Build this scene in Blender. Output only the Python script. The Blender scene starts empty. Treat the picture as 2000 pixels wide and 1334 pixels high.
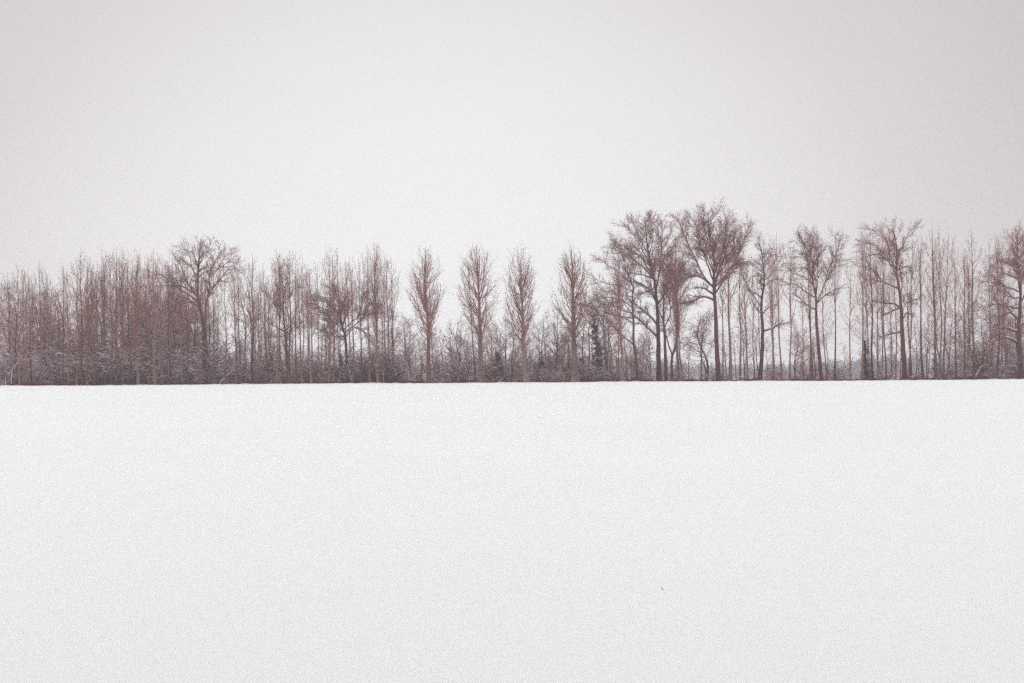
import bpy, math
import numpy as np
from mathutils import Matrix, Vector

# ------------------------------------------------------------------ camera, sky, sun, exposure
sc = bpy.context.scene
COL = sc.collection
FPX = 2777.8                      # focal length in photograph pixels (50 mm on 36 mm, 2000 px wide)
CAM_Z = 1.7
PITCH = math.atan((735 - 667) / FPX)
ROLL = math.radians(0.37)
cam_d = bpy.data.cameras.new('camera')
cam_d.lens = 50; cam_d.sensor_width = 36; cam_d.clip_start = 0.1; cam_d.clip_end = 12000
cam = bpy.data.objects.new('camera', cam_d); COL.objects.link(cam)
CM = (Matrix.Translation((0, 0, CAM_Z)) @ Matrix.Rotation(math.radians(90) + PITCH, 4, 'X')
      @ Matrix.Rotation(-ROLL, 4, 'Z'))
cam.matrix_world = CM
sc.camera = cam
CR = np.array(CM.to_3x3())

SUN_EL, SUN_AZ = 58.0, -40.0      # sun lamp behind thick cloud, high ahead of the camera
w = bpy.data.worlds.new('World'); sc.world = w; w.use_nodes = True
nt = w.node_tree; nt.nodes.clear()
N = nt.nodes.new; L = nt.links.new
out = N('ShaderNodeOutputWorld'); bg = N('ShaderNodeBackground'); bg.inputs['Strength'].default_value = 0.1
sky = N('ShaderNodeTexSky'); sky.sky_type = 'NISHITA'; sky.sun_disc = False
sky.sun_elevation = math.radians(SUN_EL); sky.sun_rotation = math.radians(SUN_AZ)
tc = N('ShaderNodeTexCoord')
nrm = N('ShaderNodeVectorMath'); nrm.operation = 'NORMALIZE'; L(tc.outputs['Generated'], nrm.inputs[0])
dot = N('ShaderNodeVectorMath'); dot.operation = 'DOT_PRODUCT'; L(nrm.outputs[0], dot.inputs[0])
g = Vector((-0.05, 1.0, 0.01)).normalized(); dot.inputs[1].default_value = g
# cloud layer: brightest low ahead; lens corner darkening worked into its greyer sides
rp = N('ShaderNodeValToRGB'); L(dot.outputs['Value'], rp.inputs['Fac'])
cr = rp.color_ramp
cr.elements[0].position = 0.0; cr.elements[0].color = (0.66, 0.642, 0.64, 1)
cr.elements[1].position = 1.0; cr.elements[1].color = (0.90, 0.905, 0.905, 1)
for p, c in ((0.6, (0.65, 0.63, 0.64)), (0.9, (0.60, 0.56, 0.565)), (0.945, (0.705, 0.668, 0.668)), (0.972, (0.81, 0.788, 0.784)), (0.99, (0.88, 0.874, 0.870))):
    e = cr.elements.new(p); e.color = (*c, 1)
cn = N('ShaderNodeTexNoise'); cn.inputs['Scale'].default_value = 2.2; cn.inputs['Detail'].default_value = 4
mp = N('ShaderNodeMapping'); mp.inputs['Scale'].default_value = (1, 1, 4); L(nrm.outputs[0], mp.inputs['Vector']); L(mp.outputs[0], cn.inputs['Vector'])
mr = N('ShaderNodeMapRange'); L(cn.outputs['Fac'], mr.inputs['Value']); mr.inputs['To Min'].default_value = 9.75; mr.inputs['To Max'].default_value = 10.45
sc_ = N('ShaderNodeVectorMath'); sc_.operation = 'SCALE'; L(rp.outputs['Color'], sc_.inputs[0]); L(mr.outputs[0], sc_.inputs['Scale'])
mx = N('ShaderNodeMix'); mx.data_type = 'RGBA'; mx.inputs['Factor'].default_value = 0.97
L(sky.outputs['Color'], mx.inputs['A']); L(sc_.outputs[0], mx.inputs['B'])
L(mx.outputs['Result'], bg.inputs['Color']); L(bg.outputs[0], out.inputs[0])

sun_d = bpy.data.lights.new('sun', 'SUN'); sun_d.energy = 1.4; sun_d.angle = math.radians(25); sun_d.color = (1, .975, .95)
sun = bpy.data.objects.new('sun', sun_d); COL.objects.link(sun)
_e, _a = math.radians(SUN_EL), math.radians(SUN_AZ)
sd = Vector((math.sin(_a) * math.cos(_e), math.cos(_a) * math.cos(_e), math.sin(_e)))
sun.rotation_euler = (-sd).to_track_quat('-Z', 'Y').to_euler()
sky.sun_elevation = _e
sc.view_settings.view_transform = 'Standard'; sc.view_settings.look = 'None'
sc.view_settings.gamma = 1; sc.view_settings.use_curve_mapping = False; sc.view_settings.exposure = 0.0
sc.cycles.use_denoising = False
sc.cycles.use_adaptive_sampling = True; sc.cycles.adaptive_threshold = 0.055; sc.cycles.adaptive_min_samples = 10
sc.cycles.max_bounces = 6; sc.cycles.diffuse_bounces = 3; sc.cycles.volume_bounces = 1

# ------------------------------------------------------------------ helpers
rng = np.random.default_rng(7)

def at(px, py, Y):
    """point on the ray through photograph pixel (px,py) at world depth Y"""
    v = CR @ np.array([(px - 1000) / FPX, -(py - 667) / FPX, -1.0])
    s = Y / v[1]
    return np.array([v[0] * s, Y, CAM_Z + v[2] * s])

def sstep(a, b, x):
    t = np.clip((x - a) / (b - a), 0, 1); return t * t * (3 - 2 * t)

def ground(x, y):
    x = np.asarray(x, float); y = np.asarray(y, float)
    z = 0.71 * sstep(20, 231, y) - 1.45 * sstep(231.5, 240, y) - 0.6 * sstep(240, 400, y)
    amp = sstep(6, 60, y) * 0.035 + 0.01
    z = z + amp * (np.sin(x * 0.11 + y * 0.023) * 0.6 + np.sin(x * 0.27 - y * 0.05 + 1.3) * 0.3 + np.sin(y * 0.12 + x * 0.04) * 0.5)
    e = np.exp(-((y - 228.8) / 2.2) ** 2)
    z = z + e * (.05 * np.sin(x * 1.9 + np.sin(x * .7) * 2) + .035 * np.sin(x * 4.3 + 1) * np.sin(x * .9) + .05 * np.sin(x * .31 + 2))
    return z

def mat(name, fn):
    m = bpy.data.materials.new(name); m.use_nodes = True
    t = m.node_tree; b = t.nodes['Principled BSDF']; fn(t, b); return m

def snow_fn(t, b):
    n, l = t.nodes.new, t.links.new
    c = n('ShaderNodeTexCoord')
    n1 = n('ShaderNodeTexNoise'); n1.inputs['Scale'].default_value = 0.05; n1.inputs['Detail'].default_value = 5
    l(c.outputs['Object'], n1.inputs['Vector'])
    n2 = n('ShaderNodeTexNoise'); n2.inputs['Scale'].default_value = 26; n2.inputs['Detail'].default_value = 8; n2.inputs['Roughness'].default_value = 0.8
    l(c.outputs['Object'], n2.inputs['Vector'])
    r = n('ShaderNodeValToRGB'); l(n1.outputs['Fac'], r.inputs['Fac'])
    r.color_ramp.elements[0].position = .3; r.color_ramp.elements[0].color = (.85, .873, .887, 1)
    r.color_ramp.elements[1].position = .7; r.color_ramp.elements[1].color = (.885, .908, .917, 1)
    l(r.outputs['Color'], b.inputs['Base Color'])
    n3 = n('ShaderNodeTexNoise'); n3.inputs['Scale'].default_value = 2.3; n3.inputs['Detail'].default_value = 4
    l(c.outputs['Object'], n3.inputs['Vector'])
    b1 = n('ShaderNodeBump'); b1.inputs['Strength'].default_value = .55; b1.inputs['Distance'].default_value = .02
    l(n2.outputs['Fac'], b1.inputs['Height'])
    b2 = n('ShaderNodeBump'); b2.inputs['Strength'].default_value = .25; b2.inputs['Distance'].default_value = .06
    l(n3.outputs['Fac'], b2.inputs['Height']); l(b2.outputs[0], b1.inputs['Normal']); l(b1.outputs[0], b.inputs['Normal'])
    b.inputs['Roughness'].default_value = .75
    b.inputs['Specular IOR Level'].default_value = .25

def bark(c0, c1, snow=0.0, rough=.9, scale=3.0):
    def fn(t, b):
        n, l = t.nodes.new, t.links.new
        oi = n('ShaderNodeObjectInfo'); c = n('ShaderNodeTexCoord')
        no = n('ShaderNodeTexNoise'); no.inputs['Scale'].default_value = scale; no.inputs['Detail'].default_value = 5
        mp = n('ShaderNodeMapping'); mp.inputs['Scale'].default_value = (1, 1, .25)
        l(c.outputs['Object'], mp.inputs['Vector']); l(mp.outputs[0], no.inputs['Vector'])
        ad = n('ShaderNodeMath'); ad.operation = 'MULTIPLY_ADD'; l(oi.outputs['Random'], ad.inputs[0]); ad.inputs[1].default_value = .5; ad.inputs[2].default_value = -.25
        a2 = n('ShaderNodeMath'); a2.operation = 'ADD'; l(ad.outputs[0], a2.inputs[0]); l(no.outputs['Fac'], a2.inputs[1])
        r = n('ShaderNodeValToRGB'); l(a2.outputs[0], r.inputs['Fac'])
        r.color_ramp.elements[0].position = .25; r.color_ramp.elements[0].color = (*c0, 1)
        r.color_ramp.elements[1].position = .75; r.color_ramp.elements[1].color = (*c1, 1)
        src = r.outputs['Color']
        if snow > 0:
            ge = n('ShaderNodeNewGeometry'); sx = n('ShaderNodeSeparateXYZ'); l(ge.outputs['True Normal'], sx.inputs[0])
            m1 = n('ShaderNodeMapRange'); l(sx.outputs['Z'], m1.inputs['Value']); m1.inputs['From Min'].default_value = .55; m1.inputs['From Max'].default_value = .8; m1.inputs['To Max'].default_value = snow
            mx = n('ShaderNodeMix'); mx.data_type = 'RGBA'; l(m1.outputs[0], mx.inputs['Factor']); l(src, mx.inputs['A']); mx.inputs['B'].default_value = (.85, .86, .88, 1)
            src = mx.outputs['Result']
        l(src, b.inputs['Base Color'])
        bp = n('ShaderNodeBump'); bp.inputs['Strength'].default_value = .5; bp.inputs['Distance'].default_value = .03; l(no.outputs['Fac'], bp.inputs['Height']); l(bp.outputs[0], b.inputs['Normal'])
        b.inputs['Roughness'].default_value = rough; b.inputs['Specular IOR Level'].default_value = .15
    return fn

M = {}
M['snow'] = mat('snow', snow_fn)
M['twig_snow'] = mat('branch_snow', lambda t, b: (b.inputs['Base Color'].__setattr__('default_value', (.85, .86, .88, 1)), b.inputs['Roughness'].__setattr__('default_value', .8)))
M['pop_bark'] = mat('poplar_bark', bark((.16, .095, .088), (.34, .235, .205), 0, .9, 2.5))
M['pop_twig'] = mat('poplar_twig', bark((.30, .115, .11), (.42, .20, .19), .4))
M['thin_bark'] = mat('thin_poplar_bark', bark((.070, .026, .026), (.33, .20, .165), 0, .9, 2.5))
M['dark_bark'] = mat('oak_bark', bark((.10, .025, .034), (.20, .078, .086), 0, .9, 2.0))
M['dark_twig'] = mat('oak_twig', bark((.25, .068, .080), (.37, .135, .145), .45))
M['grey_twig'] = mat('shrub_twig', bark((.24, .078, .11), (.35, .145, .185), .5))
M['ivy'] = mat('ivy_leaf', bark((.080, .018, .042), (.14, .045, .080), .4))
M['grass'] = mat('dead_grass', bark((.11, .010, .014), (.19, .026, .028), .0))
M['far'] = mat('far_twig', bark((.09, .065, .10), (.15, .12, .16), .4))  # bluish tint of distance haze mixed into the twig colour

def set_props(o, **k):
    for a, v in k.items():
        if v is not None: o[a] = v

def mesh_np(name, V, Q, m):
    """V (n,3); Q (k,4 or 3) indices"""
    me = bpy.data.meshes.new(name)
    V = np.ascontiguousarray(V, dtype=np.float32); Q = np.ascontiguousarray(Q, dtype=np.int32)
    me.vertices.add(len(V)); me.vertices.foreach_set('co', V.ravel())
    me.loops.add(Q.size); me.loops.foreach_set('vertex_index', Q.ravel())
    me.polygons.add(len(Q)); me.polygons.foreach_set('loop_start', np.arange(0, Q.size, Q.shape[1], dtype=np.int32))
    me.update(calc_edges=True); me.materials.append(m)
    return me

def tubes(P, R, s, cap=True):
    """P (N,n,3) polylines, R (N,n) radii -> verts, quads"""
    P = np.asarray(P, float); R = np.asarray(R, float)
    Nn, n, _ = P.shape
    T = np.empty_like(P); T[:, 1:-1] = P[:, 2:] - P[:, :-2]; T[:, 0] = P[:, 1] - P[:, 0]; T[:, -1] = P[:, -1] - P[:, -2]
    T /= np.linalg.norm(T, axis=2, keepdims=True) + 1e-9
    ref = np.where(np.abs(T[:, :1, 2:3]) > .8, np.array([[[1., 0, 0]]]), np.array([[[0, 0, 1.]]]))
    ref = np.broadcast_to(ref, P.shape)
    U = np.cross(T, ref); U /= np.linalg.norm(U, axis=2, keepdims=True) + 1e-9
    W = np.cross(T, U)
    a = np.arange(s) * 2 * math.pi / s
    V = P[:, :, None, :] + R[:, :, None, None] * (np.cos(a)[None, None, :, None] * U[:, :, None, :] + np.sin(a)[None, None, :, None] * W[:, :, None, :])
    base = (np.arange(Nn) * n * s)[:, None, None]
    i = np.arange(n - 1)[None, :, None] * s; j = np.arange(s)[None, None, :]; j2 = (j + 1) % s
    Q = np.stack([base + i + j, base + i + j2, base + i + s + j2, base + i + s + j], -1).reshape(-1, 4)
    return V.reshape(-1, 3), Q

def merge(lst):
    Vs, Qs, o = [], [], 0
    for V, Q in lst:
        Vs.append(V); Qs.append(Q + o); o += len(V)
    return np.concatenate(Vs), np.concatenate(Qs)

def lerp_poly(P, t):
    """P (N,n,..), t (N,) in 0..1"""
    n = P.shape[1]; f = t * (n - 1); i = np.clip(f.astype(int), 0, n - 2); f = f - i; r = np.arange(len(P))
    if P.ndim == 3: f = f[:, None]
    return P[r, i] * (1 - f) + P[r, i + 1] * f, i

def grow(P, R, k, t0, t1, ang, length, fall=.5, up=.1, wob=.12, npts=4, rs=.55, rmin=.006, tip=.35, r=None, jit=.35, flat=0):
    r = r or rng
    k = np.broadcast_to(np.asarray(k, int), (len(P),)); length = np.broadcast_to(np.asarray(length, float), (len(P),))
    idx = np.repeat(np.arange(len(P)), k)
    within = np.arange(len(idx)) - np.repeat(np.cumsum(k) - k, k)
    t = t0 + (t1 - t0) * (within + r.random(len(idx))) / np.maximum(k[idx], 1)
    pp = P[idx]; b, i = lerp_poly(pp, t)
    ar = np.arange(len(idx)); T = pp[ar, i + 1] - pp[ar, i]; T /= np.linalg.norm(T, axis=1, keepdims=True) + 1e-9
    rb, _ = lerp_poly(R[idx], t)
    rv = r.normal(size=(len(idx), 3)); rv[:, 2] *= (1 - flat); rv -= T * np.sum(rv * T, 1, keepdims=True); rv /= np.linalg.norm(rv, axis=1, keepdims=True) + 1e-9
    a = np.radians(r.uniform(ang[0], ang[1], len(idx)))[:, None]
    d = np.cos(a) * T + np.sin(a) * rv
    tt = (t - t0) / (t1 - t0 + 1e-9)
    Ln = length[idx] * (1 - fall * tt) * r.uniform(1 - jit, 1 + jit, len(idx))
    seg = (Ln / (npts - 1))[:, None]
    out = np.empty((len(idx), npts, 3)); out[:, 0] = b
    for s in range(1, npts):
        out[:, s] = out[:, s - 1] + d * seg
        d = d + np.array([0, 0, up]) + r.normal(size=d.shape) * wob; d /= np.linalg.norm(d, axis=1, keepdims=True)
    r0 = np.maximum(rb * rs, rmin)[:, None]; f = np.linspace(0, 1, npts)[None]
    return out, np.maximum(r0 * (1 - (1 - tip) * f), rmin * .6), Ln

def snow_strips(P, R, frac=1.0, r=None):
    """snow lying along the upper side of the flatter branches"""
    r = r or rng
    D = P[:, -1] - P[:, 0]; D /= np.linalg.norm(D, axis=1, keepdims=True) + 1e-9
    m = (np.abs(D[:, 2]) < .72) & (r.random(len(P)) < frac)
    P2 = P[m].copy(); R2 = R[m].copy(); P2[:, :, 2] += R2 * .9
    return tubes(P2, np.maximum(R2 * .95, .017), 3)

def link(name, me, parent=None):
    o = bpy.data.objects.new(name, me); COL.objects.link(o)
    if parent is not None: o.parent = parent
    return o

def empty(name, loc=(0, 0, 0)):
    o = bpy.data.objects.new(name, None); COL.objects.link(o); o.location = loc; o.empty_display_size = .5
    return o

# ------------------------------------------------------------------ ground
def axis(lo, hi, fine, n, p=2.2):
    t = np.linspace(-1, 1, n); s = np.sign(t) * np.abs(t) ** p
    return np.where(s < 0, -s * lo, s * hi)
gi = np.arange(-112, 112.1, .5); go = 112 + (np.linspace(0, 1, 45)[1:] ** 2.4) * 2500; gx = np.concatenate([-go[::-1], gi, go])
gy = np.concatenate([-60 + np.linspace(0, 1, 20)[:-1] * 60, np.linspace(0, 222, 110)[:-1], np.linspace(222, 240, 60)[:-1], np.linspace(240, 250, 8)[:-1], 250 + (np.linspace(0, 1, 50) ** 2.5) * 3800])
X, Yy = np.meshgrid(gx, gy); Z = ground(X, Yy)
V = np.stack([X, Yy, Z], -1).reshape(-1, 3)
a, b_ = X.shape; ii = (np.arange(a - 1)[:, None] * b_ + np.arange(b_ - 1)[None]).ravel()
Q = np.stack([ii, ii + 1, ii + 1 + b_, ii + b_], -1)
me = mesh_np('snow_field', V, Q, M['snow']); me.polygons.foreach_set('use_smooth', [True] * len(Q))
set_props(link('snow_field', me), kind='structure')

# ------------------------------------------------------------------ air
def box_mesh(name, lo, hi):
    me = bpy.data.meshes.new(name); x0, y0, z0 = lo; x1, y1, z1 = hi
    me.from_pydata([(x0, y0, z0), (x1, y0, z0), (x1, y1, z0), (x0, y1, z0), (x0, y0, z1), (x1, y0, z1), (x1, y1, z1), (x0, y1, z1)], [],
                   [(0, 3, 2, 1), (4, 5, 6, 7), (0, 1, 5, 4), (1, 2, 6, 5), (2, 3, 7, 6), (3, 0, 4, 7)])
    return me
hm = bpy.data.materials.new('haze'); hm.use_nodes = True; t = hm.node_tree; t.nodes.clear()
o_ = t.nodes.new('ShaderNodeOutputMaterial'); pv = t.nodes.new('ShaderNodeVolumePrincipled')
pv.inputs['Color'].default_value = (.93, .92, .96, 1); pv.inputs['Density'].default_value = .00042; pv.inputs['Anisotropy'].default_value = .2
t.links.new(pv.outputs[0], o_.inputs['Volume'])
me = box_mesh('haze', (-2700, -160, -4), (2700, 4200, 46)); me.materials.append(hm)
set_props(link('haze', me), kind='stuff')

# ------------------------------------------------------------------ tree templates (parts as meshes)
def trunk_poly(H, n, wob, r, z0=0, lean=0):
    z = np.linspace(0, 1, n); p = np.zeros((n, 3)); p[:, 2] = z0 + z * H
    ph = r.uniform(0, 6.28, 4)
    p[:, 0] = wob * (np.sin(z * 5 + ph[0]) - math.sin(ph[0])) * .5 + wob * .4 * (np.sin(z * 11 + ph[1]) - math.sin(ph[1])) + lean * z
    p[:, 1] = wob * (np.sin(z * 4 + ph[2]) - math.sin(ph[2])) * .5
    return p

def flare(R, P, amt=.35, h=1.2):
    return R * (1 + amt * np.exp(-(P[:, 2] - P[0, 2]) / h))

def poplar_meshes(seed, H=22., r0=.2, width=1.0, crown=.36, k1=40, slim=False, twist=.25):
    r = np.random.default_rng(seed)
    P = trunk_poly(H, 16, twist, r); f = np.linspace(0, 1, 16); R = flare(r0 * (1 - .93 * f ** .9), P)
    # shoots that rise from the stem to fill an upright oval crown
    n1 = k1; t0 = crown - .02 + (.93 - crown) * (np.arange(n1) + r.random(n1)) / n1 * r.uniform(.75, 1, n1)
    rise = r.uniform(.10, .30, n1) * (1 - .25 * (t0 > .7)); t1 = np.minimum(t0 + rise, r.uniform(.9, 1.03, n1)); t1 = np.maximum(t1, t0 + .05)
    env = np.interp(t1, [.3, .40, .50, .62, .75, .88, .97, 1.04], [.3, 1.2, 2.5, 3.1, 2.9, 2.2, 1.4, .7]) * width * H / 22.
    Re = env * r.uniform(.22, 1.0, n1) ** .7; az = r.uniform(0, 6.28, n1)
    B0, _ = lerp_poly(np.broadcast_to(P[None], (n1, *P.shape)), t0); rb0, _ = lerp_poly(np.broadcast_to(R[None], (n1, len(R))), t0)
    q = np.linspace(0, 1, 8); P1 = np.empty((n1, 8, 3))
    for j, u in enumerate(q):
        rr_ = Re * (1 - (1 - u) ** 1.8); P1[:, j] = B0 + np.stack([np.cos(az) * rr_, np.sin(az) * rr_, (t1 - t0) * H * u], 1)
    P1[:, 1:] += np.cumsum(r.normal(0, .035, (n1, 7, 3)), axis=1)
    R1 = np.maximum(np.minimum(rb0 * .42, .012 + .009 * (t1 - t0) * H)[:, None] * (1 - .68 * q)[None], .013)
    L1 = np.linalg.norm(P1[:, -1] - P1[:, 0], axis=1)
    P2, R2, L2 = grow(P1, R1, 7 if not slim else 5, .12, .97, (18, 40), np.clip(L1 * .30, .8, 1.9), fall=.15, up=.10, wob=.04, npts=4, rs=.6, rmin=.0105, r=r)
    P3, R3, _ = grow(P2, R2, 3 if not slim else 2, .1, 1.0, (16, 36), np.maximum(L2 * .5, .5), fall=.35, up=.10, wob=.05, npts=3, rs=.7, rmin=.007, r=r)
    if not slim:   # brushy sheath of short shoots round the stem where the crown begins
        P6, R6, L6 = grow(P[None], R[None], 90, .20, .46, (28, 60), 2.1, fall=.2, up=.12, wob=.08, npts=4, rs=.08, rmin=.010, r=r, jit=.5)
        P7, R7, _ = grow(P6, R6, 5, .2, 1., (20, 45), L6 * .4, up=.1, wob=.08, npts=3, rs=.7, rmin=.008, r=r)
    # small shoots on the bare lower trunk
    P4, R4, L4 = grow(P[None], R[None], 34, .08, crown + .08, (45, 85), 1.1 * (1 if not slim else .9), fall=-.3, up=.12, wob=.15, npts=4, rs=.12, rmin=.009, r=r, jit=.6)
    P5, R5, _ = grow(P4, R4, 4, .2, 1., (25, 60), L4 * .45, up=.08, wob=.15, npts=3, rs=.7, rmin=.008, r=r)
    tr = mesh_np('poplar_trunk', *tubes(P[None], R[None], 7), M['thin_bark' if slim else 'pop_bark']); tr.polygons.foreach_set('use_smooth', [True] * len(tr.polygons))
    cr = mesh_np('poplar_crown', *merge([tubes(P1, R1, 4), tubes(P2, R2, 3), tubes(P3, R3, 3), tubes(P4, R4, 3), tubes(P5, R5, 3)] + ([] if slim else [tubes(P6, R6, 3), tubes(P7, R7, 3)])), M['pop_twig'])
    return {'H': float(np.percentile(P3[:, -1, 2], 99.7)), 'trunk': tr, 'crown': cr}

def spread_meshes(seed, H=14., r0=.16, width=1., light=False, stems=1, start=.3):
    """broad bare woodland tree"""
    r = np.random.default_rng(seed)
    Ps, Rs = [], []
    for s in range(stems):
        P = trunk_poly(H * (1 if s == 0 else r.uniform(.7, .92)), 14, .55, r, lean=0 if stems == 1 else r.uniform(-1.6, 1.6))
        if s: P[:, :2] += r.uniform(-.2, .2, 2)
        f = np.linspace(0, 1, 14); Ps.append(P); Rs.append(flare(r0 * (1 if s == 0 else .7) * (1 - .9 * f), P, .3, .8))
    P = np.array(Ps); R = np.array(Rs)
    P1, R1, L1 = grow(P, R, 14 if light else 17, start, .98, (38, 75), H * .33 * width, fall=.6, up=.10, wob=.13, npts=6, rs=.5, rmin=.022, r=r)
    P2, R2, L2 = grow(P1, R1, 6 if light else 9, .2, 1., (28, 60), L1 * .42, fall=.4, up=.06, wob=.14, npts=4, rs=.55, rmin=.013, r=r)
    P3, R3, L3 = grow(P2, R2, 4 if light else 6, .15, 1., (25, 65), np.maximum(L2 * .5, .5), fall=.3, up=.04, wob=.16, npts=3, rs=.65, rmin=.009, r=r)
    P4, R4, _ = grow(P3, R3, 1, .2, 1., (25, 60), np.maximum(L3 * .5, .3), up=.03, wob=.1, npts=3, rs=.7, rmin=.0075, r=r)
    tr = mesh_np('tree_trunk', *tubes(P, R, 6), M['dark_bark']); tr.polygons.foreach_set('use_smooth', [True] * len(tr.polygons))
    cr = mesh_np('tree_crown', *merge([tubes(P1, R1, 4), tubes(P2, R2, 3), tubes(P3, R3, 3), tubes(P4, R4, 3)]), M['dark_twig'])
    sn = mesh_np('tree_snow', *merge([snow_strips(P1, R1, .85, r), snow_strips(P2, R2, .55, r), snow_strips(P3, R3, .18, r)]), M['twig_snow'])
    return {'H': float(np.percentile(P4[:, -1, 2], 99.7)), 'trunk': tr, 'crown': cr, 'snow_cover': sn}

def shrub_meshes(seed, H=4.):
    r = np.random.default_rng(seed); n = 16
    Ps = np.empty((n, 6, 3)); a = r.uniform(0, 6.28, n); ln = r.uniform(.1, .65, n); h = H * r.uniform(.55, 1, n)
    p = np.zeros((n, 3)); p[:, 0] = r.normal(0, .35, n); p[:, 1] = r.normal(0, .35, n); d = np.stack([np.cos(a) * ln, np.sin(a) * ln, np.ones(n)], 1)
    for s in range(6):
        Ps[:, s] = p; dd = d / np.linalg.norm(d, axis=1, keepdims=True); p = p + dd * (h / 5)[:, None]; d = d + r.normal(size=d.shape) * .16 * np.array([1, 1, .5])
    Rs = np.linspace(.035, .012, 6)[None] * r.uniform(.7, 1.3, (n, 1))
    P2, R2, L2 = grow(Ps, Rs, 10, .15, 1., (25, 65), H * .32, fall=.4, up=.05, wob=.16, npts=4, rs=.6, rmin=.012, r=r)
    P3, R3, _ = grow(P2, R2, 7, .1, 1., (25, 70), L2 * .5, up=.03, wob=.16, npts=3, rs=.7, rmin=.009, r=r)
    st = mesh_np('shrub_stems', *tubes(Ps, Rs, 4), M['dark_bark'])
    cr = mesh_np('shrub_twigs', *merge([tubes(P2, R2, 3), tubes(P3, R3, 3)]), M['grey_twig'])
    sn = mesh_np('shrub_snow', *merge([snow_strips(P2, R2, .8, r), snow_strips(P3, R3, .15, r)]), M['twig_snow'])
    return {'H': H, 'stems': st, 'crown': cr, 'snow_cover': sn}

POP = [poplar_meshes(11, r0=.34, width=1.0, crown=.31, k1=78), poplar_meshes(12, r0=.34, width=1.0, crown=.32, k1=72),
       poplar_meshes(13, r0=.36, width=1.0, crown=.30, k1=80), poplar_meshes(14, r0=.46, width=1.0, crown=.32, k1=76)]
THIN = [poplar_meshes(21 + i, r0=.13 + .012 * i, width=.58 + .06 * (i % 3), crown=.42 + .04 * (i % 2), k1=22, slim=True, twist=.22) for i in range(5)]
SPR = [spread_meshes(31, 14, .25, 1.), spread_meshes(32, 13, .21, 1.1, stems=2), spread_meshes(33, 15, .27, .85, start=.25), spread_meshes(34, 12, .17, 1.0, stems=3, start=.2), spread_meshes(35, 14, .23, .75, start=.35)]
OPEN = [spread_meshes(36, 12, .19, .95, True, start=.45), spread_meshes(37, 11, .17, 1.05, True, stems=2, start=.4), spread_meshes(38, 13, .19, .8, True, start=.4), spread_meshes(39, 12, .17, 1.1, True, start=.5)]
SHR = [shrub_meshes(41 + i, 4.2) for i in range(4)]

def place(kind, tpl, px, py_top, Y, label, cat, group=None, tx=None, wid=1.0, rz=None, dz=0.0):
    """a tree standing at photograph column px with its top at py_top, at real depth Y"""
    g0 = at(px, 740, Y); x = g0[0]; z = float(ground(x, Y)) - .05 + dz
    top = at(tx if tx is not None else px - 6 * (752 - py_top) / 250., py_top, Y)
    H = max(top[2] - z, .8)
    e = empty(kind, (x, Y, z))
    s = H / tpl['H']
    lean = math.atan2(top[0] - x, H)
    e.rotation_euler = (0, lean, 0)
    rz = rng.uniform(0, 6.28) if rz is None else rz
    e.rotation_mode = 'XYZ'
    e.matrix_basis = Matrix.Translation((x, Y, z)) @ Matrix.Rotation(lean, 4, 'Y') @ Matrix.Rotation(rz, 4, 'Z') @ Matrix.Diagonal((wid * s, wid * s, s, 1))
    set_props(e, label=label, category=cat, group=group)
    for k, me in tpl.items():
        if k == 'H': continue
        c = link(k, me, e)
        if k == 'snow_cover': c['kind'] = 'stuff'
    return e

# ------------------------------------------------------------------ the large individual trees, from their limb lines
def resample(pts, n):
    pts = np.asarray(pts, float)
    if len(pts) == 2: pts = np.array([pts[0], (pts[0] + pts[1]) / 2, pts[1]])
    ext = np.concatenate([[2 * pts[0] - pts[1]], pts, [2 * pts[-1] - pts[-2]]])
    d = np.concatenate([[0], np.cumsum(np.linalg.norm(np.diff(pts, axis=0), axis=1))]); tq = np.linspace(0, d[-1], n)
    res = []
    for q in tq:
        i = min(np.searchsorted(d, q, side='right') - 1, len(pts) - 2); u = (q - d[i]) / (d[i + 1] - d[i] + 1e-9)
        p0, p1, p2, p3 = ext[i], ext[i + 1], ext[i + 2], ext[i + 3]
        res.append(.5 * ((2 * p1) + (-p0 + p2) * u + (2 * p0 - 5 * p1 + 4 * p2 - p3) * u * u + (-p0 + 3 * p1 - 3 * p2 + p3) * u ** 3))
    return np.array(res)

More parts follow.
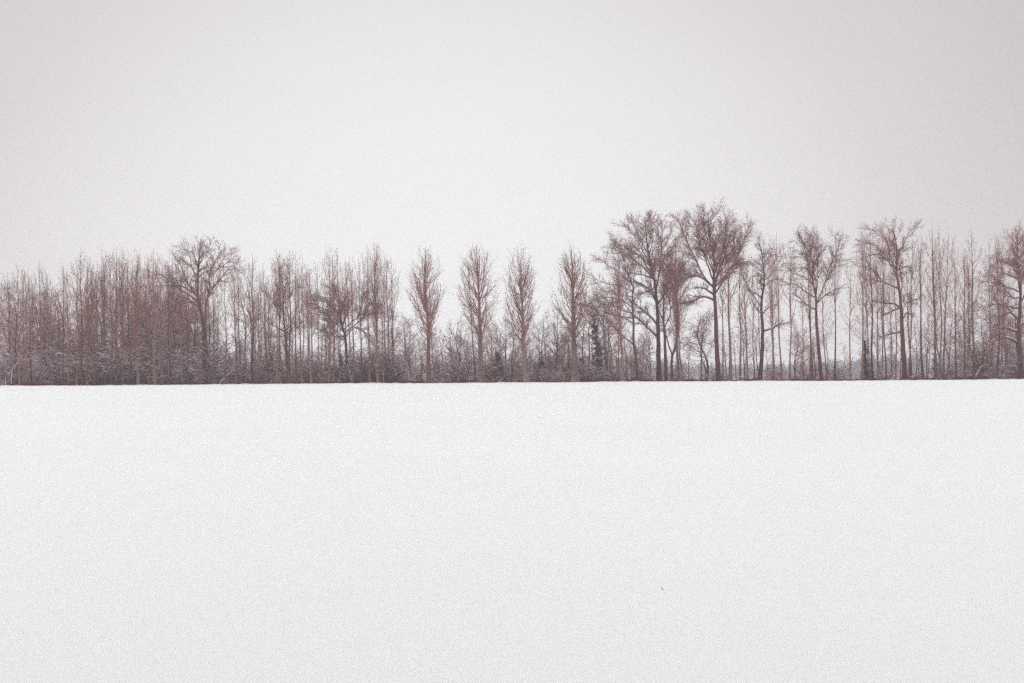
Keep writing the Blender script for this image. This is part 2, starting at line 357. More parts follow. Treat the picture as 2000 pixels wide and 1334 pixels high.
def hero(kind, label, cat, org, Y, r0, trunk, limbs, seed, extra=6, dens=1.0, twl=1.0, twig='dark_twig', barkm='dark_bark', ivy=None):
    r = np.random.default_rng(seed); x0, y0, s = org
    def w(c, yy): return at(x0 + c[0] / s, 745 - (745 - y0 - c[1] / s) * .955, yy)
    tp = np.array([w(c, Y) for c in trunk])
    tp[0, 2] = float(ground(tp[0, 0], Y)) - .1
    T = resample(tp, 26); T[:, 1] += np.cumsum(r.normal(0, .05, 26)) ; T[:, 0] += r.normal(0, .015, 26)
    f = np.linspace(0, 1, 26); TR = flare(r0 * (1 - .88 * f ** 1.1), T, .4, .9)
    base = T[0].copy()
    e = empty(kind, base); set_props(e, label=label, category=cat)
    P1, R1 = [], []
    for lm in limbs:
        n0 = w(lm[0], Y); dd = np.linalg.norm(T[:, [0, 2]] - n0[[0, 2]], axis=1); i = int(np.argmin(dd))
        # a limb that starts off the trunk springs from an earlier limb
        start_d, rad0 = T[i, 1], TR[i]
        if dd[i] > .7 and P1:
            best = min(((np.linalg.norm(p[j, [0, 2]] - n0[[0, 2]]), q, j) for q, p in enumerate(P1) for j in range(len(p))))
            if best[0] < dd[i]: start_d, rad0 = P1[best[1]][best[2], 1], R1[best[1]][best[2]] * 1.3; 
            st = P1[best[1]][best[2]] if best[0] < dd[i] else T[i]
        else: st = T[i]
        pts = [st] + [w(c, Y) for c in lm[1:]]
        pts = np.array(pts); ln = np.sum(np.linalg.norm(np.diff(pts[:, [0, 2]], axis=0), axis=1))
        slope = r.choice([-1, 1]) * r.uniform(.15, .75)
        cum = np.concatenate([[0], np.cumsum(np.linalg.norm(np.diff(pts[:, [0, 2]], axis=0), axis=1))])
        pts[:, 1] = start_d + slope * cum * (1 - .3 * cum / (ln + 1e-6))
        p = resample(pts, 14); p[1:] += r.normal(0, .035, (13, 3))
        q = np.linspace(0, 1, 14); rr = np.maximum(min(rad0 * .66, .034 * ln + .06) * (1 - .72 * q), .035)
        P1.append(p); R1.append(rr)
    # limbs toward and away from the viewer
    ze = (T[-1, 2] - T[0, 2])
    PE, RE, LE = grow(T[None], TR[None], extra, .48, .95, (32, 55), ze * .30, fall=.55, up=.12, wob=.1, npts=14, rs=.5, rmin=.03, r=r)
    for k in range(len(PE)):
        P1.append(PE[k]); R1.append(RE[k])
    P1 = np.array(P1); R1 = np.array(R1)
    Ln = np.sum(np.linalg.norm(np.diff(P1, axis=1), axis=2), axis=1)
    PA = np.concatenate([P1, resample(T[12:], 14)[None]]); RA = np.concatenate([R1, np.interp(np.linspace(12, 25, 14), np.arange(26), TR)[None]])
    LA = np.append(Ln, ze * .35)
    P2, R2, L2 = grow(PA, RA, np.maximum((LA * 2.5 * dens).astype(int), 5), .32, 1., (28, 62), np.clip(LA * .28, .9, 1.9) * twl, fall=-.05, up=.09, wob=.11, npts=5, rs=.6, rmin=.028, r=r)
    P3, R3, L3 = grow(P2, R2, np.maximum((L2 * 4.4).astype(int), 4), .2, 1., (25, 58), np.clip(L2 * .48, .45, 1.3), fall=.35, up=.06, wob=.14, npts=4, rs=.6, rmin=.012, r=r)
    P4, R4, _ = grow(P3, R3, 5, .1, 1., (25, 60), np.clip(L3 * .55, .3, .6), fall=.1, up=.05, wob=.14, npts=3, rs=.7, rmin=.0065, r=r)
    # fine shoots on the lower trunk
    P5, R5, L5 = grow(T[None], TR[None], 26, .15, .6, (50, 90), 1.0, up=.06, wob=.2, npts=4, rs=.1, rmin=.012, r=r, jit=.6)
    off = base[None]
    def child(name, VQ, m, smooth=False, label=None):
        V, Q = VQ; me = mesh_np(kind + '_' + name, V - off, Q, M[m])
        if smooth: me.polygons.foreach_set('use_smooth', [True] * len(Q))
        c = link(name, me, e)
        if label: c['label'] = label
        return c
    child('trunk', tubes(T[None], TR[None], 8), barkm, True)
    for k in range(len(P1)): child('limb', tubes(P1[k:k+1], R1[k:k+1], 5), barkm, True)
    child('crown', merge([tubes(P2, R2, 4), tubes(P3, R3, 3), tubes(P4, R4, 3), tubes(P5, R5, 3)]), twig)
    sn = child('snow_cover', merge([snow_strips(P1, R1, 1, r), snow_strips(P2, R2, .6, r), snow_strips(P3, R3, .2, r)]), 'twig_snow'); sn['kind'] = 'stuff'
    if ivy:
        z0, z1, wr, n = ivy
        child('ivy', ivy_leaves(T, TR, z0, z1, wr, n, r), 'ivy')
    return e

def ivy_leaves(T, TR, f0, f1, wr, n, r):
    """leaf-sized faces clothing the trunk between height fractions f0 and f1"""
    nc = max(n // 55, 8); fc = r.uniform(f0, f1, nc); C, _ = lerp_poly(np.broadcast_to(T[None], (nc, *T.shape)), fc)
    q = (fc - f0) / (f1 - f0); a = r.uniform(0, 6.28, nc); rad = r.uniform(.2, 1, nc) * wr * (1 - q) ** .6
    C = C + np.stack([np.cos(a) * rad, np.sin(a) * rad, np.zeros(nc)], 1)
    k = r.integers(0, nc, n); c = C[k] + r.normal(0, 1, (n, 3)) * (r.uniform(.07, .26, nc)[k] * (.6 + wr * (1 - q[k])))[:, None] * np.array([1.15, 1.15, .7])
    s = r.uniform(.06, .13, n)[:, None]
    u = r.normal(size=(n, 3)); u /= np.linalg.norm(u, axis=1, keepdims=True); v = np.cross(u, r.normal(size=(n, 3))); v /= np.linalg.norm(v, axis=1, keepdims=True)
    V = np.stack([c - u * s, c + v * s * .8, c + u * s, c - v * s * .8], 1).reshape(-1, 3)
    return V, np.arange(4 * n).reshape(-1, 4)

C2 = (280, 430, 3.924); C3 = (560, 430, 3.924); C4 = (860, 430, 3.924); C5 = (1130, 380, 3.5105); C6 = (1420, 410, 3.924); C7 = (1660, 410, 3.924); C1 = (0, 430, 3.924)

hero('spreading_oak', 'large dark forked oak with flat-topped spreading crown rising above the dense left wood', 'oak tree', C2, 236, .42,
     [(470, 1270), (472, 900), (458, 780), (430, 640), (415, 540), (420, 420), (425, 260), (440, 120)],
     [[(415, 555), (330, 450), (240, 360), (140, 330)], [(410, 560), (350, 500), (280, 470), (160, 475)], [(405, 470), (350, 300), (310, 180), (260, 140)],
      [(430, 390), (480, 350), (550, 320)], [(425, 300), (380, 200), (330, 210)], [(425, 610), (350, 600), (200, 610)], [(430, 650), (330, 570), (230, 560)],
      [(465, 800), (500, 600), (530, 500), (535, 400), (570, 310), (640, 200)], [(530, 500), (590, 440), (680, 440)], [(535, 400), (610, 350), (690, 290), (750, 240)],
      [(530, 520), (600, 450), (720, 330), (780, 380)], [(420, 330), (460, 200), (480, 150)], [(425, 580), (320, 520), (200, 420), (120, 360)], [(350, 300), (280, 250), (250, 210)],
      [(600, 360), (650, 240), (700, 210)]], 101, extra=5, dens=.95)
hero('round_oak', 'broad dark low-crowned oak with arching limbs between the left poplars', 'oak tree', C3, 237, .34,
     [(470, 1260), (455, 1000), (445, 870), (420, 780), (402, 650), (395, 500)],
     [[(430, 890), (370, 860), (330, 760), (290, 700), (220, 620), (150, 600)], [(405, 700), (330, 600), (260, 550), (180, 560)], [(400, 620), (360, 540), (330, 470)],
      [(445, 820), (480, 770), (550, 700), (600, 620), (640, 600)], [(440, 800), (470, 650), (490, 540)], [(450, 840), (560, 750), (640, 690), (760, 690)],
      [(447, 870), (520, 800), (600, 850), (680, 900)], [(447, 900), (300, 850), (200, 800)], [(550, 700), (580, 560), (620, 500)], [(290, 700), (200, 700), (110, 760)]], 102, extra=9, dens=1.7)
hero('dark_trunk_tree', 'dark straight tree with stubby side limbs, first right of the big forked oak', 'tree', C2, 234, .26,
     [(1105, 1262), (1092, 900), (1075, 680), (1070, 500), (1060, 380)],
     [[(1092, 840), (1130, 790), (1190, 765)], [(1086, 830), (1000, 790), (940, 745)], [(1075, 680), (1000, 600), (950, 520)], [(1075, 640), (1150, 520), (1200, 470)],
      [(1090, 860), (1160, 830), (1230, 790)], [(1072, 600), (1100, 450), (1120, 330)], [(1072, 560), (1040, 420), (1030, 320)], [(1090, 880), (1010, 870), (950, 850)]], 103, extra=6, dens=1.0)
hero('left_edge_oak', 'dark oak cut off by the left edge of the picture', 'oak tree', C1, 238, .34,
     [(-110, 1280), (-100, 900), (-90, 750), (-80, 600), (-85, 480)],
     [[(-95, 820), (-20, 700), (60, 680), (120, 700)], [(-90, 720), (-10, 600), (60, 560), (90, 570)], [(-82, 620), (-20, 520), (40, 480), (80, 500)], [(-85, 560), (-60, 480), (-40, 440)],
      [(-98, 880), (0, 820), (100, 800)]], 104, extra=5)
hero('leaning_ash', 'dark slender tree with arching limbs on its left, left of the twin-topped oak', 'tree', C5, 233, .26,
     [(405, 1290), (392, 1100), (378, 1000), (378, 850), (369, 720), (372, 600), (335, 500), (290, 420), (260, 360)],
     [[(378, 1020), (330, 970), (260, 900), (210, 830), (140, 790), (60, 760)], [(370, 740), (300, 700), (200, 680), (110, 690)], [(374, 800), (310, 780), (220, 740), (110, 790)],
      [(368, 600), (300, 520), (200, 460), (130, 410)], [(370, 620), (385, 500), (365, 400), (330, 310)], [(370, 650), (280, 590), (180, 570), (105, 520)],
      [(376, 860), (300, 820), (230, 800)], [(370, 700), (420, 645), (480, 650)], [(335, 500), (240, 400), (215, 330)], [(372, 680), (250, 640), (160, 620)], [(300, 700), (180, 730), (70, 690)], [(376, 830), (240, 810), (20, 730)]], 105, extra=5, dens=1.05)
hero('twin_top_oak', 'tall dark oak with two rounded tops, left one of the tallest pair', 'oak tree', C5, 235, .42,
     [(552, 1285), (547, 1000), (545, 850), (535, 700), (520, 560), (492, 440), (472, 300), (455, 130)],
     [[(545, 970), (470, 890), (400, 820), (360, 780)], [(543, 880), (480, 800), (400, 730), (380, 700)], [(532, 690), (470, 610), (400, 570), (340, 570)],
      [(528, 640), (450, 640), (380, 690)], [(505, 480), (430, 380), (330, 310), (235, 260)], [(515, 540), (420, 450), (300, 380), (215, 330)],
      [(490, 440), (440, 330), (370, 200), (330, 150)], [(478, 360), (420, 250), (370, 110)], [(540, 660), (560, 450), (575, 300), (582, 130)],
      [(560, 500), (600, 380), (650, 280), (690, 220)], [(575, 330), (620, 250), (650, 160)], [(478, 330), (490, 200), (480, 110)], [(515, 560), (440, 520), (330, 500)], [(575, 300), (550, 220), (545, 150)],
      [(540, 750), (600, 640), (660, 560)]], 106, extra=6, dens=1.1)
hero('straight_oak', 'straight dark tree standing close against the right side of the twin-topped oak', 'tree', C5, 240, .3,
     [(602, 1285), (592, 1000), (582, 800), (590, 600), (620, 450), (650, 360)],
     [[(590, 900), (640, 780), (625, 600), (650, 470)], [(586, 800), (570, 600), (555, 450)], [(588, 700), (680, 560), (710, 450)], [(588, 650), (620, 520), (600, 400)], [(600, 540), (680, 460), (740, 430)]], 107, extra=7, dens=1.05)
hero('forked_oak', 'dark tree forking low into a V between the two tallest oaks', 'tree', C5, 238, .26,
     [(642, 1285), (640, 1130), (652, 1070), (680, 960), (688, 800), (672, 640), (700, 480), (760, 400)],
     [[(645, 1090), (615, 980), (600, 850), (620, 700)], [(688, 730), (740, 620), (790, 530)], [(684, 760), (620, 650), (600, 540)], [(685, 710), (760, 715), (830, 670)],
      [(675, 660), (640, 540), (650, 440)], [(680, 580), (760, 500), (830, 520)], [(688, 790), (740, 720), (800, 700)]], 108, extra=5)
hero('crowned_oak', 'tallest tree, dark oak with a straight bare trunk and wide fan-shaped crown', 'oak tree', C5, 235, .44,
     [(962, 1285), (946, 1000), (940, 780), (931, 650), (926, 560), (930, 430), (905, 280), (885, 70)],
     [[(925, 620), (850, 530), (800, 440), (740, 330), (680, 200), (645, 120)], [(926, 565), (880, 450), (830, 330), (790, 220), (735, 150)], [(927, 525), (895, 400), (850, 250), (815, 110)],
      [(930, 450), (935, 300), (920, 180), (930, 80)], [(932, 600), (980, 440), (1030, 370), (1100, 290), (1180, 215)], [(936, 640), (1000, 540), (1080, 450), (1150, 430)],
      [(930, 520), (970, 380), (990, 260), (1000, 130)], [(934, 560), (1020, 430), (1075, 320), (1065, 190)], [(932, 660), (860, 620), (780, 605)], [(935, 690), (860, 670), (790, 700), (690, 715)],
      [(928, 610), (850, 540), (770, 510), (690, 505)], [(934, 620), (1000, 520), (1070, 400), (1150, 180)], [(905, 300), (860, 200), (850, 90)], [(850, 400), (780, 330), (720, 310)], [(960, 480), (1010, 300), (1040, 180)]], 109, extra=7, dens=1.1)
hero('ragged_tree', 'dark ragged narrow tree with short crooked side limbs, right of the tallest oak', 'tree', C6, 233, .36,
     [(248, 1305), (268, 1100), (274, 900), (264, 750), (267, 650), (285, 520), (277, 380), (265, 290), (243, 200)],
     [[(264, 770), (210, 720), (188, 685)], [(274, 905), (350, 890), (420, 850), (500, 840)], [(266, 770), (330, 715), (390, 690)], [(282, 540), (350, 500), (440, 490)],
      [(267, 300), (330, 290), (400, 310)], [(284, 480), (350, 380), (400, 320)], [(266, 665), (200, 600), (150, 570)], [(280, 410), (230, 350), (215, 330)], [(267, 330), (320, 260), (340, 245)], [(280, 430), (330, 340), (360, 260)], [(285, 520), (240, 470), (200, 480)]], 110, extra=5, dens=.9, twl=.85)
hero('fan_oak', 'dark tree with open fan-shaped crown of curving limbs, first right of the ragged tree', 'oak tree', C6, 233, .33,
     [(722, 1305), (702, 1050), (690, 900), (682, 740), (682, 650), (657, 500), (655, 380), (640, 300), (590, 220), (560, 140)],
     [[(682, 740), (620, 700), (560, 640), (515, 600)], [(680, 660), (600, 590), (530, 530), (460, 520)], [(665, 560), (600, 490), (520, 460), (475, 450)], [(657, 500), (620, 410), (560, 400), (475, 430)],
      [(648, 370), (590, 320), (510, 310)], [(656, 400), (700, 300), (740, 260)], [(683, 670), (730, 540), (750, 420), (780, 350), (820, 190)], [(684, 690), (740, 630), (800, 590), (860, 560)],
      [(735, 530), (790, 430), (850, 360), (890, 330)], [(650, 340), (640, 220), (640, 120)], [(682, 650), (700, 500), (690, 400), (720, 250), (760, 140)], [(600, 240), (550, 190), (540, 120)], [(640, 300), (570, 270), (510, 260)]], 111, extra=5, dens=1.0)
hero('crooked_oak', 'thick dark crooked oak with long left limbs and thick ivy-dark base, far right', 'oak tree', C7, 233, .44,
     [(422, 1305), (408, 1050), (400, 900), (395, 750), (380, 600), (362, 480), (356, 380), (358, 250), (350, 180), (325, 90)],
     [[(370, 560), (300, 530), (250, 500), (200, 430), (170, 380), (90, 390)], [(260, 505), (200, 520), (135, 545)], [(358, 460), (310, 370), (240, 300), (160, 230), (60, 205)],
      [(350, 430), (280, 300), (250, 200), (180, 150), (125, 105)], [(340, 420), (250, 330), (190, 300), (90, 330)], [(250, 200), (225, 120), (230, 55)], [(358, 310), (410, 260), (460, 230)],
      [(359, 290), (400, 220), (430, 130), (490, 85)], [(393, 710), (330, 690), (250, 680), (180, 670)], [(396, 760), (440, 690), (500, 660), (570, 645)], [(395, 740), (330, 750), (260, 780)],
      [(360, 440), (430, 390), (460, 440)], [(400, 930), (320, 930), (230, 965)], [(355, 240), (300, 180), (290, 110)], [(395, 800), (450, 760), (500, 800)]], 112, extra=4, dens=.95, ivy=(.0, .42, .28, 1300))
hero('right_edge_oak', 'big dark oak with drooping snow-dusted limbs, cut by the right edge', 'oak tree', C7, 231, .42,
     [(1308, 1300), (1300, 900), (1312, 600), (1292, 350), (1285, 130)],
     [[(1300, 500), (1230, 480), (1150, 455), (1070, 490), (1000, 525)], [(1292, 340), (1220, 270), (1185, 280)], [(1290, 260), (1240, 170), (1190, 150)], [(1300, 420), (1220, 380), (1130, 340), (1080, 400)],
      [(1308, 660), (1230, 640), (1150, 560)], [(1300, 800), (1220, 760), (1130, 800), (1080, 790)], [(1300, 900), (1200, 880), (1110, 900)], [(1310, 570), (1360, 450), (1430, 400)],
      [(1302, 1000), (1220, 960), (1100, 1000)], [(1300, 420), (1370, 300), (1400, 180)], [(1305, 720), (1200, 700), (1100, 690)], [(1310, 600), (1220, 560), (1140, 520), (1090, 600)], [(1290, 200), (1330, 150), (1345, 110)], [(1303, 850), (1390, 800), (1450, 700)]], 113, extra=8, dens=1.35)
hero('ivy_clad_tree', 'squat tree thickly clad in dark ivy, between the isolated poplars and the twin-topped oak', 'tree', C5, 239, .3,
     [(130, 1290), (130, 1150), (122, 1000), (108, 880), (104, 790)],
     [[(128, 1100), (170, 1030), (228, 960)], [(124, 1020), (170, 960), (210, 930)], [(120, 990), (60, 960), (30, 970)], [(112, 900), (60, 850), (20, 800)], [(120, 960), (180, 880), (200, 800)], [(130, 1160), (180, 1110), (225, 1050)]], 114, extra=4, dens=.8, ivy=(.03, .97, 1.15, 5200))
hero('small_ash', 'small dark bare tree standing in the gap just left of the tallest oak', 'tree', C5, 242, .15,
     [(838, 1285), (842, 1100), (850, 950), (880, 890), (905, 830)],
     [[(846, 980), (800, 960), (740, 965)], [(848, 960), (840, 880), (820, 830)], [(843, 1060), (800, 1010), (760, 1000)], [(845, 1000), (900, 1010), (930, 990)]], 115, extra=7, dens=1.1)

# ------------------------------------------------------------------ the isolated poplars and the other countable poplars
place('poplar', POP[0], 838, 478, 228.5, 'feathery isolated poplar, leftmost of the four standing apart in the middle', 'poplar tree', tx=833, wid=1.16, rz=.4)
place('poplar', POP[1], 941, 474, 228.5, 'tan-trunked isolated poplar with a dark thinner trunk close on its left', 'poplar tree', tx=926, wid=1.24, rz=1.9)
place('poplar', POP[2], 1029, 474, 228.5, 'isolated poplar with one clean tan trunk, third of the four standing apart', 'poplar tree', tx=1018, wid=1.12, rz=3.1)
place('poplar', POP[3], 1124, 474, 228.5, 'isolated poplar with the thickest tan trunk, next to the ivy-clad tree', 'poplar tree', tx=1112, wid=1.18, rz=4.4)
place('poplar', THIN[2], 928, 500, 229.5, 'thin dark poplar trunk close beside the second isolated poplar', 'poplar tree', tx=918)
place('poplar', THIN[1], 848, 520, 230.5, 'thin poplar close behind the leftmost isolated poplar', 'poplar tree', tx=840)
place('poplar', POP[1], 1217, 505, 228.5, 'tan-trunked poplar beneath the arching limbs left of the slender dark ash', 'poplar tree', tx=1206, wid=.8, rz=.8)
place('poplar', THIN[0], 1209, 520, 230.5, 'thin poplar touching the tan-trunked poplar near the ivy-clad tree', 'poplar tree', tx=1203)
place('poplar', POP[2], 1326, 452, 228.5, 'tall pale poplar between the twin-topped oak and the tallest oak', 'poplar tree', tx=1321, wid=.7, rz=2.2)
place('poplar', THIN[3], 1412, 470, 229, 'thin poplar just right of the tallest oak trunk', 'poplar tree', tx=1410)
place('poplar', THIN[4], 1426, 466, 228.5, 'pale poplar with ascending shoots, second trunk right of the tallest oak', 'poplar tree', tx=1428, wid=1.5, rz=5.)
rl = [(1513, 1503, 458, 'thin reddish poplar first right of the ragged dark tree'), (1527, 1519, 450, 'reddish poplar second right of the ragged dark tree'),
      (1543, 1540, 470, 'slim poplar with low side twigs, left of the fan-crowned tree'), (1570, 1568, 560, 'very thin pale sapling left of the fan-crowned tree trunk'),
      (1586, 1580, 470, 'thin poplar close left of the fan-crowned tree trunk'), (1614, 1606, 480, 'thin dark-stemmed poplar close right of the fan-crowned tree trunk'),
      (1631, 1628, 452, 'clear-stemmed poplar right of the fan-crowned tree'), (1661, 1660, 500, 'thin pale poplar standing alone in the gap right of the fan-crowned tree'),
      (1683, 1686, 446, 'slim poplar just left of the pointed ivy stump'), (1705, 1696, 452, 'slim leaning poplar just right of the pointed ivy stump'),
      (1731, 1725, 440, 'reddish straight poplar left of the crooked oak'), (1749, 1744, 480, 'thin poplar close left of the crooked oak trunk'),
      (1776, 1778, 462, 'thin poplar close right of the crooked oak trunk'), (1803, 1797, 452, 'dark-stemmed straight poplar right of the crooked oak'),
      (1829, 1822, 446, 'poplar of the close trio right of the crooked oak, left trunk bent at its base'), (1837, 1830, 436, 'tallest poplar of the close trio right of the crooked oak'),
      (1843, 1850, 455, 'poplar of the close trio right of the crooked oak, right trunk'), (1868, 1860, 470, 'dark poplar with kinked trunk right of the close trio'),
      (1884, 1880, 480, 'thin poplar between the kinked poplar and the forked pale poplar'), (1902, 1898, 452, 'pale poplar with wide fork, left of the right edge oak'),
      (1932, 1930, 456, 'tan poplar in front of the right edge oak crown'), (1948, 1945, 452, 'dark poplar half inside the right edge oak crown'), (1965, 1962, 455, 'poplar stem right inside the right edge oak crown')]
for i, (bx, tx, ty, lb) in enumerate(rl):
    place('poplar', THIN[i % 5], bx, ty, 229 + (i * 37 % 7) * .5, lb, 'poplar tree', tx=tx, wid=(1.0 if bx < 1800 else 1.15) * (.75 if 'sapling' in lb else 1))
# left front row, one every couple of metres
ll = [(38, 36, 508), (50, 47, 512), (62, 60, 545), (80, 78, 508), (97, 92, 535), (123, 121, 498), (134, 132, 520), (150, 146, 500), (160, 157, 490), (170, 165, 494), (184, 180, 506),
      (207, 204, 482), (217, 212, 486), (228, 224, 484), (240, 235, 482), (257, 252, 484), (270, 266, 484), (292, 288, 492), (303, 300, 490), (318, 312, 500), (333, 330, 510), (357, 352, 520), (366, 362, 530),
      (391, 386, 540), (418, 411, 500), (441, 433, 505), (461, 452, 510), (472, 463, 500), (494, 490, 500), (503, 506, 515), (524, 516, 512), (540, 538, 492), (551, 548, 484), (566, 562, 490), (579, 576, 484), (590, 588, 498),
      (608, 603, 510), (626, 622, 505), (644, 640, 484), (652, 648, 478), (664, 660, 484), (690, 684, 496), (706, 702, 500), (722, 716, 484), (738, 731, 470), (749, 741, 468), (762, 757, 490), (769, 766, 500)]
ORD = 'first second third fourth fifth sixth seventh eighth ninth tenth eleventh twelfth thirteenth fourteenth fifteenth sixteenth seventeenth eighteenth nineteenth twentieth'.split()
cnt = {}
spec = {123: 'tall thin dark poplar standing out above the left end of the wood', 184: 'tan-trunked poplar in the front row near the left end of the wood', 270: 'pale tan-trunked poplar in front of the wood, left of the forked oak',
        472: 'slim poplar with a high V fork, just right of the forked oak crown', 494: 'slim poplar with a wide V fork, second right of the forked oak', 738: 'tall poplar with slightly bent stem at the right end of the left wood',
        749: 'tallest poplar at the right end of the left wood', 762: 'poplar of the tight pair at the right end of the left wood, left stem', 769: 'poplar of the tight pair at the right end of the left wood, right stem'}
for i, (bx, tx, ty) in enumerate(ll):
    if bx in spec: lb, gp = spec[bx], 'poplars along the edge of the left wood'
    else:
        gp = ('slender poplars left of the forked oak' if bx < 345 else 'slender poplars beneath the forked oak' if bx < 480 else 'slender poplars between the forked oak and the isolated poplars')
        cnt[gp] = cnt.get(gp, 0) + 1
        lb = ORD[cnt[gp] - 1] + {'l': ' slender front-row poplar from the left edge of the picture', 'b': ' slender front-row poplar beneath the forked oak, counted from the left', 'r': ' slender front-row poplar right of the forked oak, counted from the oak'}['l' if bx < 345 else 'b' if bx < 480 else 'r']
    tp = POP[i % 4] if bx in (184, 270, 738) else THIN[(i * 3) % 5]
    place('poplar', tp, bx, ty, 228.5 + (i * 53 % 9) * .55, lb, 'poplar tree', gp, tx=tx, wid=(.62 if bx in (184, 270, 738) else rng.uniform(.9, 1.25)))

# ------------------------------------------------------------------ trees further back in the wood
def region(px):
    return ('left of the forked oak' if px < 330 else 'behind the forked oak and round oak' if px < 790 else 'behind the isolated poplars' if px < 1150 else 'behind the tallest oaks' if px < 1460 else 'in the open right half')
r2 = np.random.default_rng(5)
for i in range(88):                                 # left wood, dense
    px = r2.uniform(-40, 800) if i % 3 else r2.uniform(-40, 360)
    Y = r2.uniform(238, 292); topy = (r2.uniform(550, 680) if px < 480 else r2.uniform(585, 690))
    if px < 30: topy += 10
    k = 'woodland_tree'
    place(k, SPR[r2.integers(5)], px, topy, Y, 'bare dark tree deep in the wood ' + region(px), 'tree', 'bare trees deep in the wood ' + region(px), wid=r2.uniform(.75, 1.05))
for i in range(60):                                 # pale poplars behind the left wood
    px = r2.uniform(-40, 790); place('poplar', THIN[r2.integers(5)], px, r2.uniform(494, 560) + (18 if px < 140 else 0), r2.uniform(245, 290), 'pale distant poplar rising behind the wood ' + region(px), 'poplar tree', 'poplars rising behind the wood ' + region(px), wid=1.2)
small = [(800, 640), (822, 650), (866, 640), (886, 620), (905, 615), (955, 625), (972, 618), (985, 610), (1000, 612), (1050, 620), (1068, 600), (1088, 590), (1098, 640), (1140, 590), (1152, 575), (1165, 620), (1185, 610), (1190, 560)]
for i, (px, ty) in enumerate(small):
    place('woodland_tree', OPEN[(i * 3 + 1) % 4], px, ty, 234 + (i * 31 % 13) * 1.3, ORD[i] + ' from the left of the small bare trees behind the isolated poplars', 'tree', 'small trees behind the isolated poplars', wid=.85)
small2 = [(1235, 640), (1262, 655), (1345, 650), (1385, 660), (1440, 640), (1455, 600), (1474, 650), (1500, 655), (1552, 640), (1563, 660), (1590, 650), (1618, 610), (1650, 670), (1720, 640), (1740, 620), (1760, 610), (1790, 620), (1810, 600), (1850, 650), (1875, 600), (1890, 630), (1904, 580), (1925, 600), (1940, 560), (1955, 590), (1970, 560), (1985, 600), (1995, 570)]
for i, (px, ty) in enumerate(small2):
    place('woodland_tree', (SPR[(i * 3) % 5] if px > 1905 else OPEN[i % 4]), px, ty, 236 + (i * 41 % 17) * 1.6, ORD[i - (0 if px < 1460 else 6 if px < 1900 else 21)] + ' small bare tree from the left ' + ('among the tallest oaks' if px < 1460 else 'among the right hand poplars, behind them' if px < 1900 else 'beneath the right edge oak'), 'tree',
          'small trees ' + ('among the tallest oaks' if px < 1460 else 'among the right hand poplars' if px < 1900 else 'beneath the right edge oak'), wid=.62 if px < 1900 else 1.)
for i in range(16):
    px = r2.uniform(1380, 1990); place('poplar', THIN[r2.integers(5)], px, r2.uniform(470, 530), r2.uniform(250, 290), 'faint thin poplar further back ' + region(px), 'poplar tree', 'faint poplars further back ' + region(px), wid=1.0)

for i in range(44):                                 # fine saplings filling the gaps between the trunks
    px = r2.uniform(800, 1930); mid = px < 1240
    place('sapling', OPEN[r2.integers(4)], px, r2.uniform(630, 705) if mid else r2.uniform(585, 700), r2.uniform(242, 285), 'faint bare sapling filling the gap ' + ('behind the isolated poplars' if mid else 'between the trunks of the right half'), 'sapling',
          'faint saplings ' + ('behind the isolated poplars' if mid else 'between the right hand trunks'), wid=r2.uniform(.8, 1.3))

for i in range(30):                                 # low tangled trees behind the isolated poplars
    px = 795 + 470 * (i + r2.random()) / 30
    place('woodland_tree', SPR[r2.integers(5)], px, r2.uniform(622, 690), r2.uniform(236, 262), 'low tangled dark tree in the brush behind the isolated poplars', 'tree', 'low tangled trees behind the isolated poplars', wid=r2.uniform(.8, 1.15))

# shrubs under the trees
for i in range(170):
    u = r2.random()
    px = r2.uniform(-40, 820) if u < .55 else r2.uniform(800, 1220) if u < .75 else r2.uniform(1220, 1900) if u < .88 else r2.uniform(1880, 2040)
    hi = (660, 715) if px < 820 else (688, 728) if px < 1220 else (695, 728) if px < 1900 else (650, 710)
    sg = 'under the left wood' if px < 820 else 'under the isolated poplars' if px < 1220 else 'between the right hand trunks' if px < 1900 else 'under the right edge oak'
    place('bare_shrub', SHR[r2.integers(4)], px, r2.uniform(*hi), r2.uniform(233, 262), 'tangled bare shrub ' + sg, 'shrub', 'bare shrubs ' + sg, wid=r2.uniform(.9, 1.5))

# ivy stumps: pointed dark one on the right, lumps among the isolated poplars
def ivy_stump(px, py_top, Y, wr, n, label, lean=0., limbs=0):
    b = at(px, 745, Y); z = float(ground(b[0], Y)); top = at(px + lean, py_top, Y); r = np.random.default_rng(int(px))
    T = resample(np.array([[b[0], Y, z - .1], [(b[0] + top[0]) / 2 + .08, Y, (z + top[2]) / 2], [top[0], Y, top[2]]]), 12); TR = np.linspace(.2, .06, 12)
    e = empty('ivy_stump', T[0]); set_props(e, label=label, category='ivy stump'); off = T[0][None]
    V, Q = tubes(T[None], TR[None], 7); link('trunk', mesh_np('stump_trunk', V - off, Q, M['dark_bark']), e)
    V, Q = ivy_leaves(T, TR, .02, .98, wr, n, r); link('ivy', mesh_np('stump_ivy', V - off, Q, M['ivy']), e)
    if limbs:
        P1, R1, L1 = grow(T[None], TR[None], limbs, .3, .95, (30, 60), 2.2, up=.15, npts=6, rs=.5, rmin=.03, r=r); P2, R2, _ = grow(P1, R1, 6, .2, 1, (25, 60), L1 * .4, r=r)
        for k in range(limbs):
            V, Q = tubes(P1[k:k+1], R1[k:k+1], 5); link('limb', mesh_np('stump_limb', V - off, Q, M['dark_bark']), e)
        V, Q = tubes(P2, R2, 3); link('twigs', mesh_np('stump_twigs', V - off, Q, M['dark_twig']), e)
ivy_stump(1692, 664, 234, .8, 2600, 'pointed dark ivy-covered stump among the right hand poplars', lean=-4)
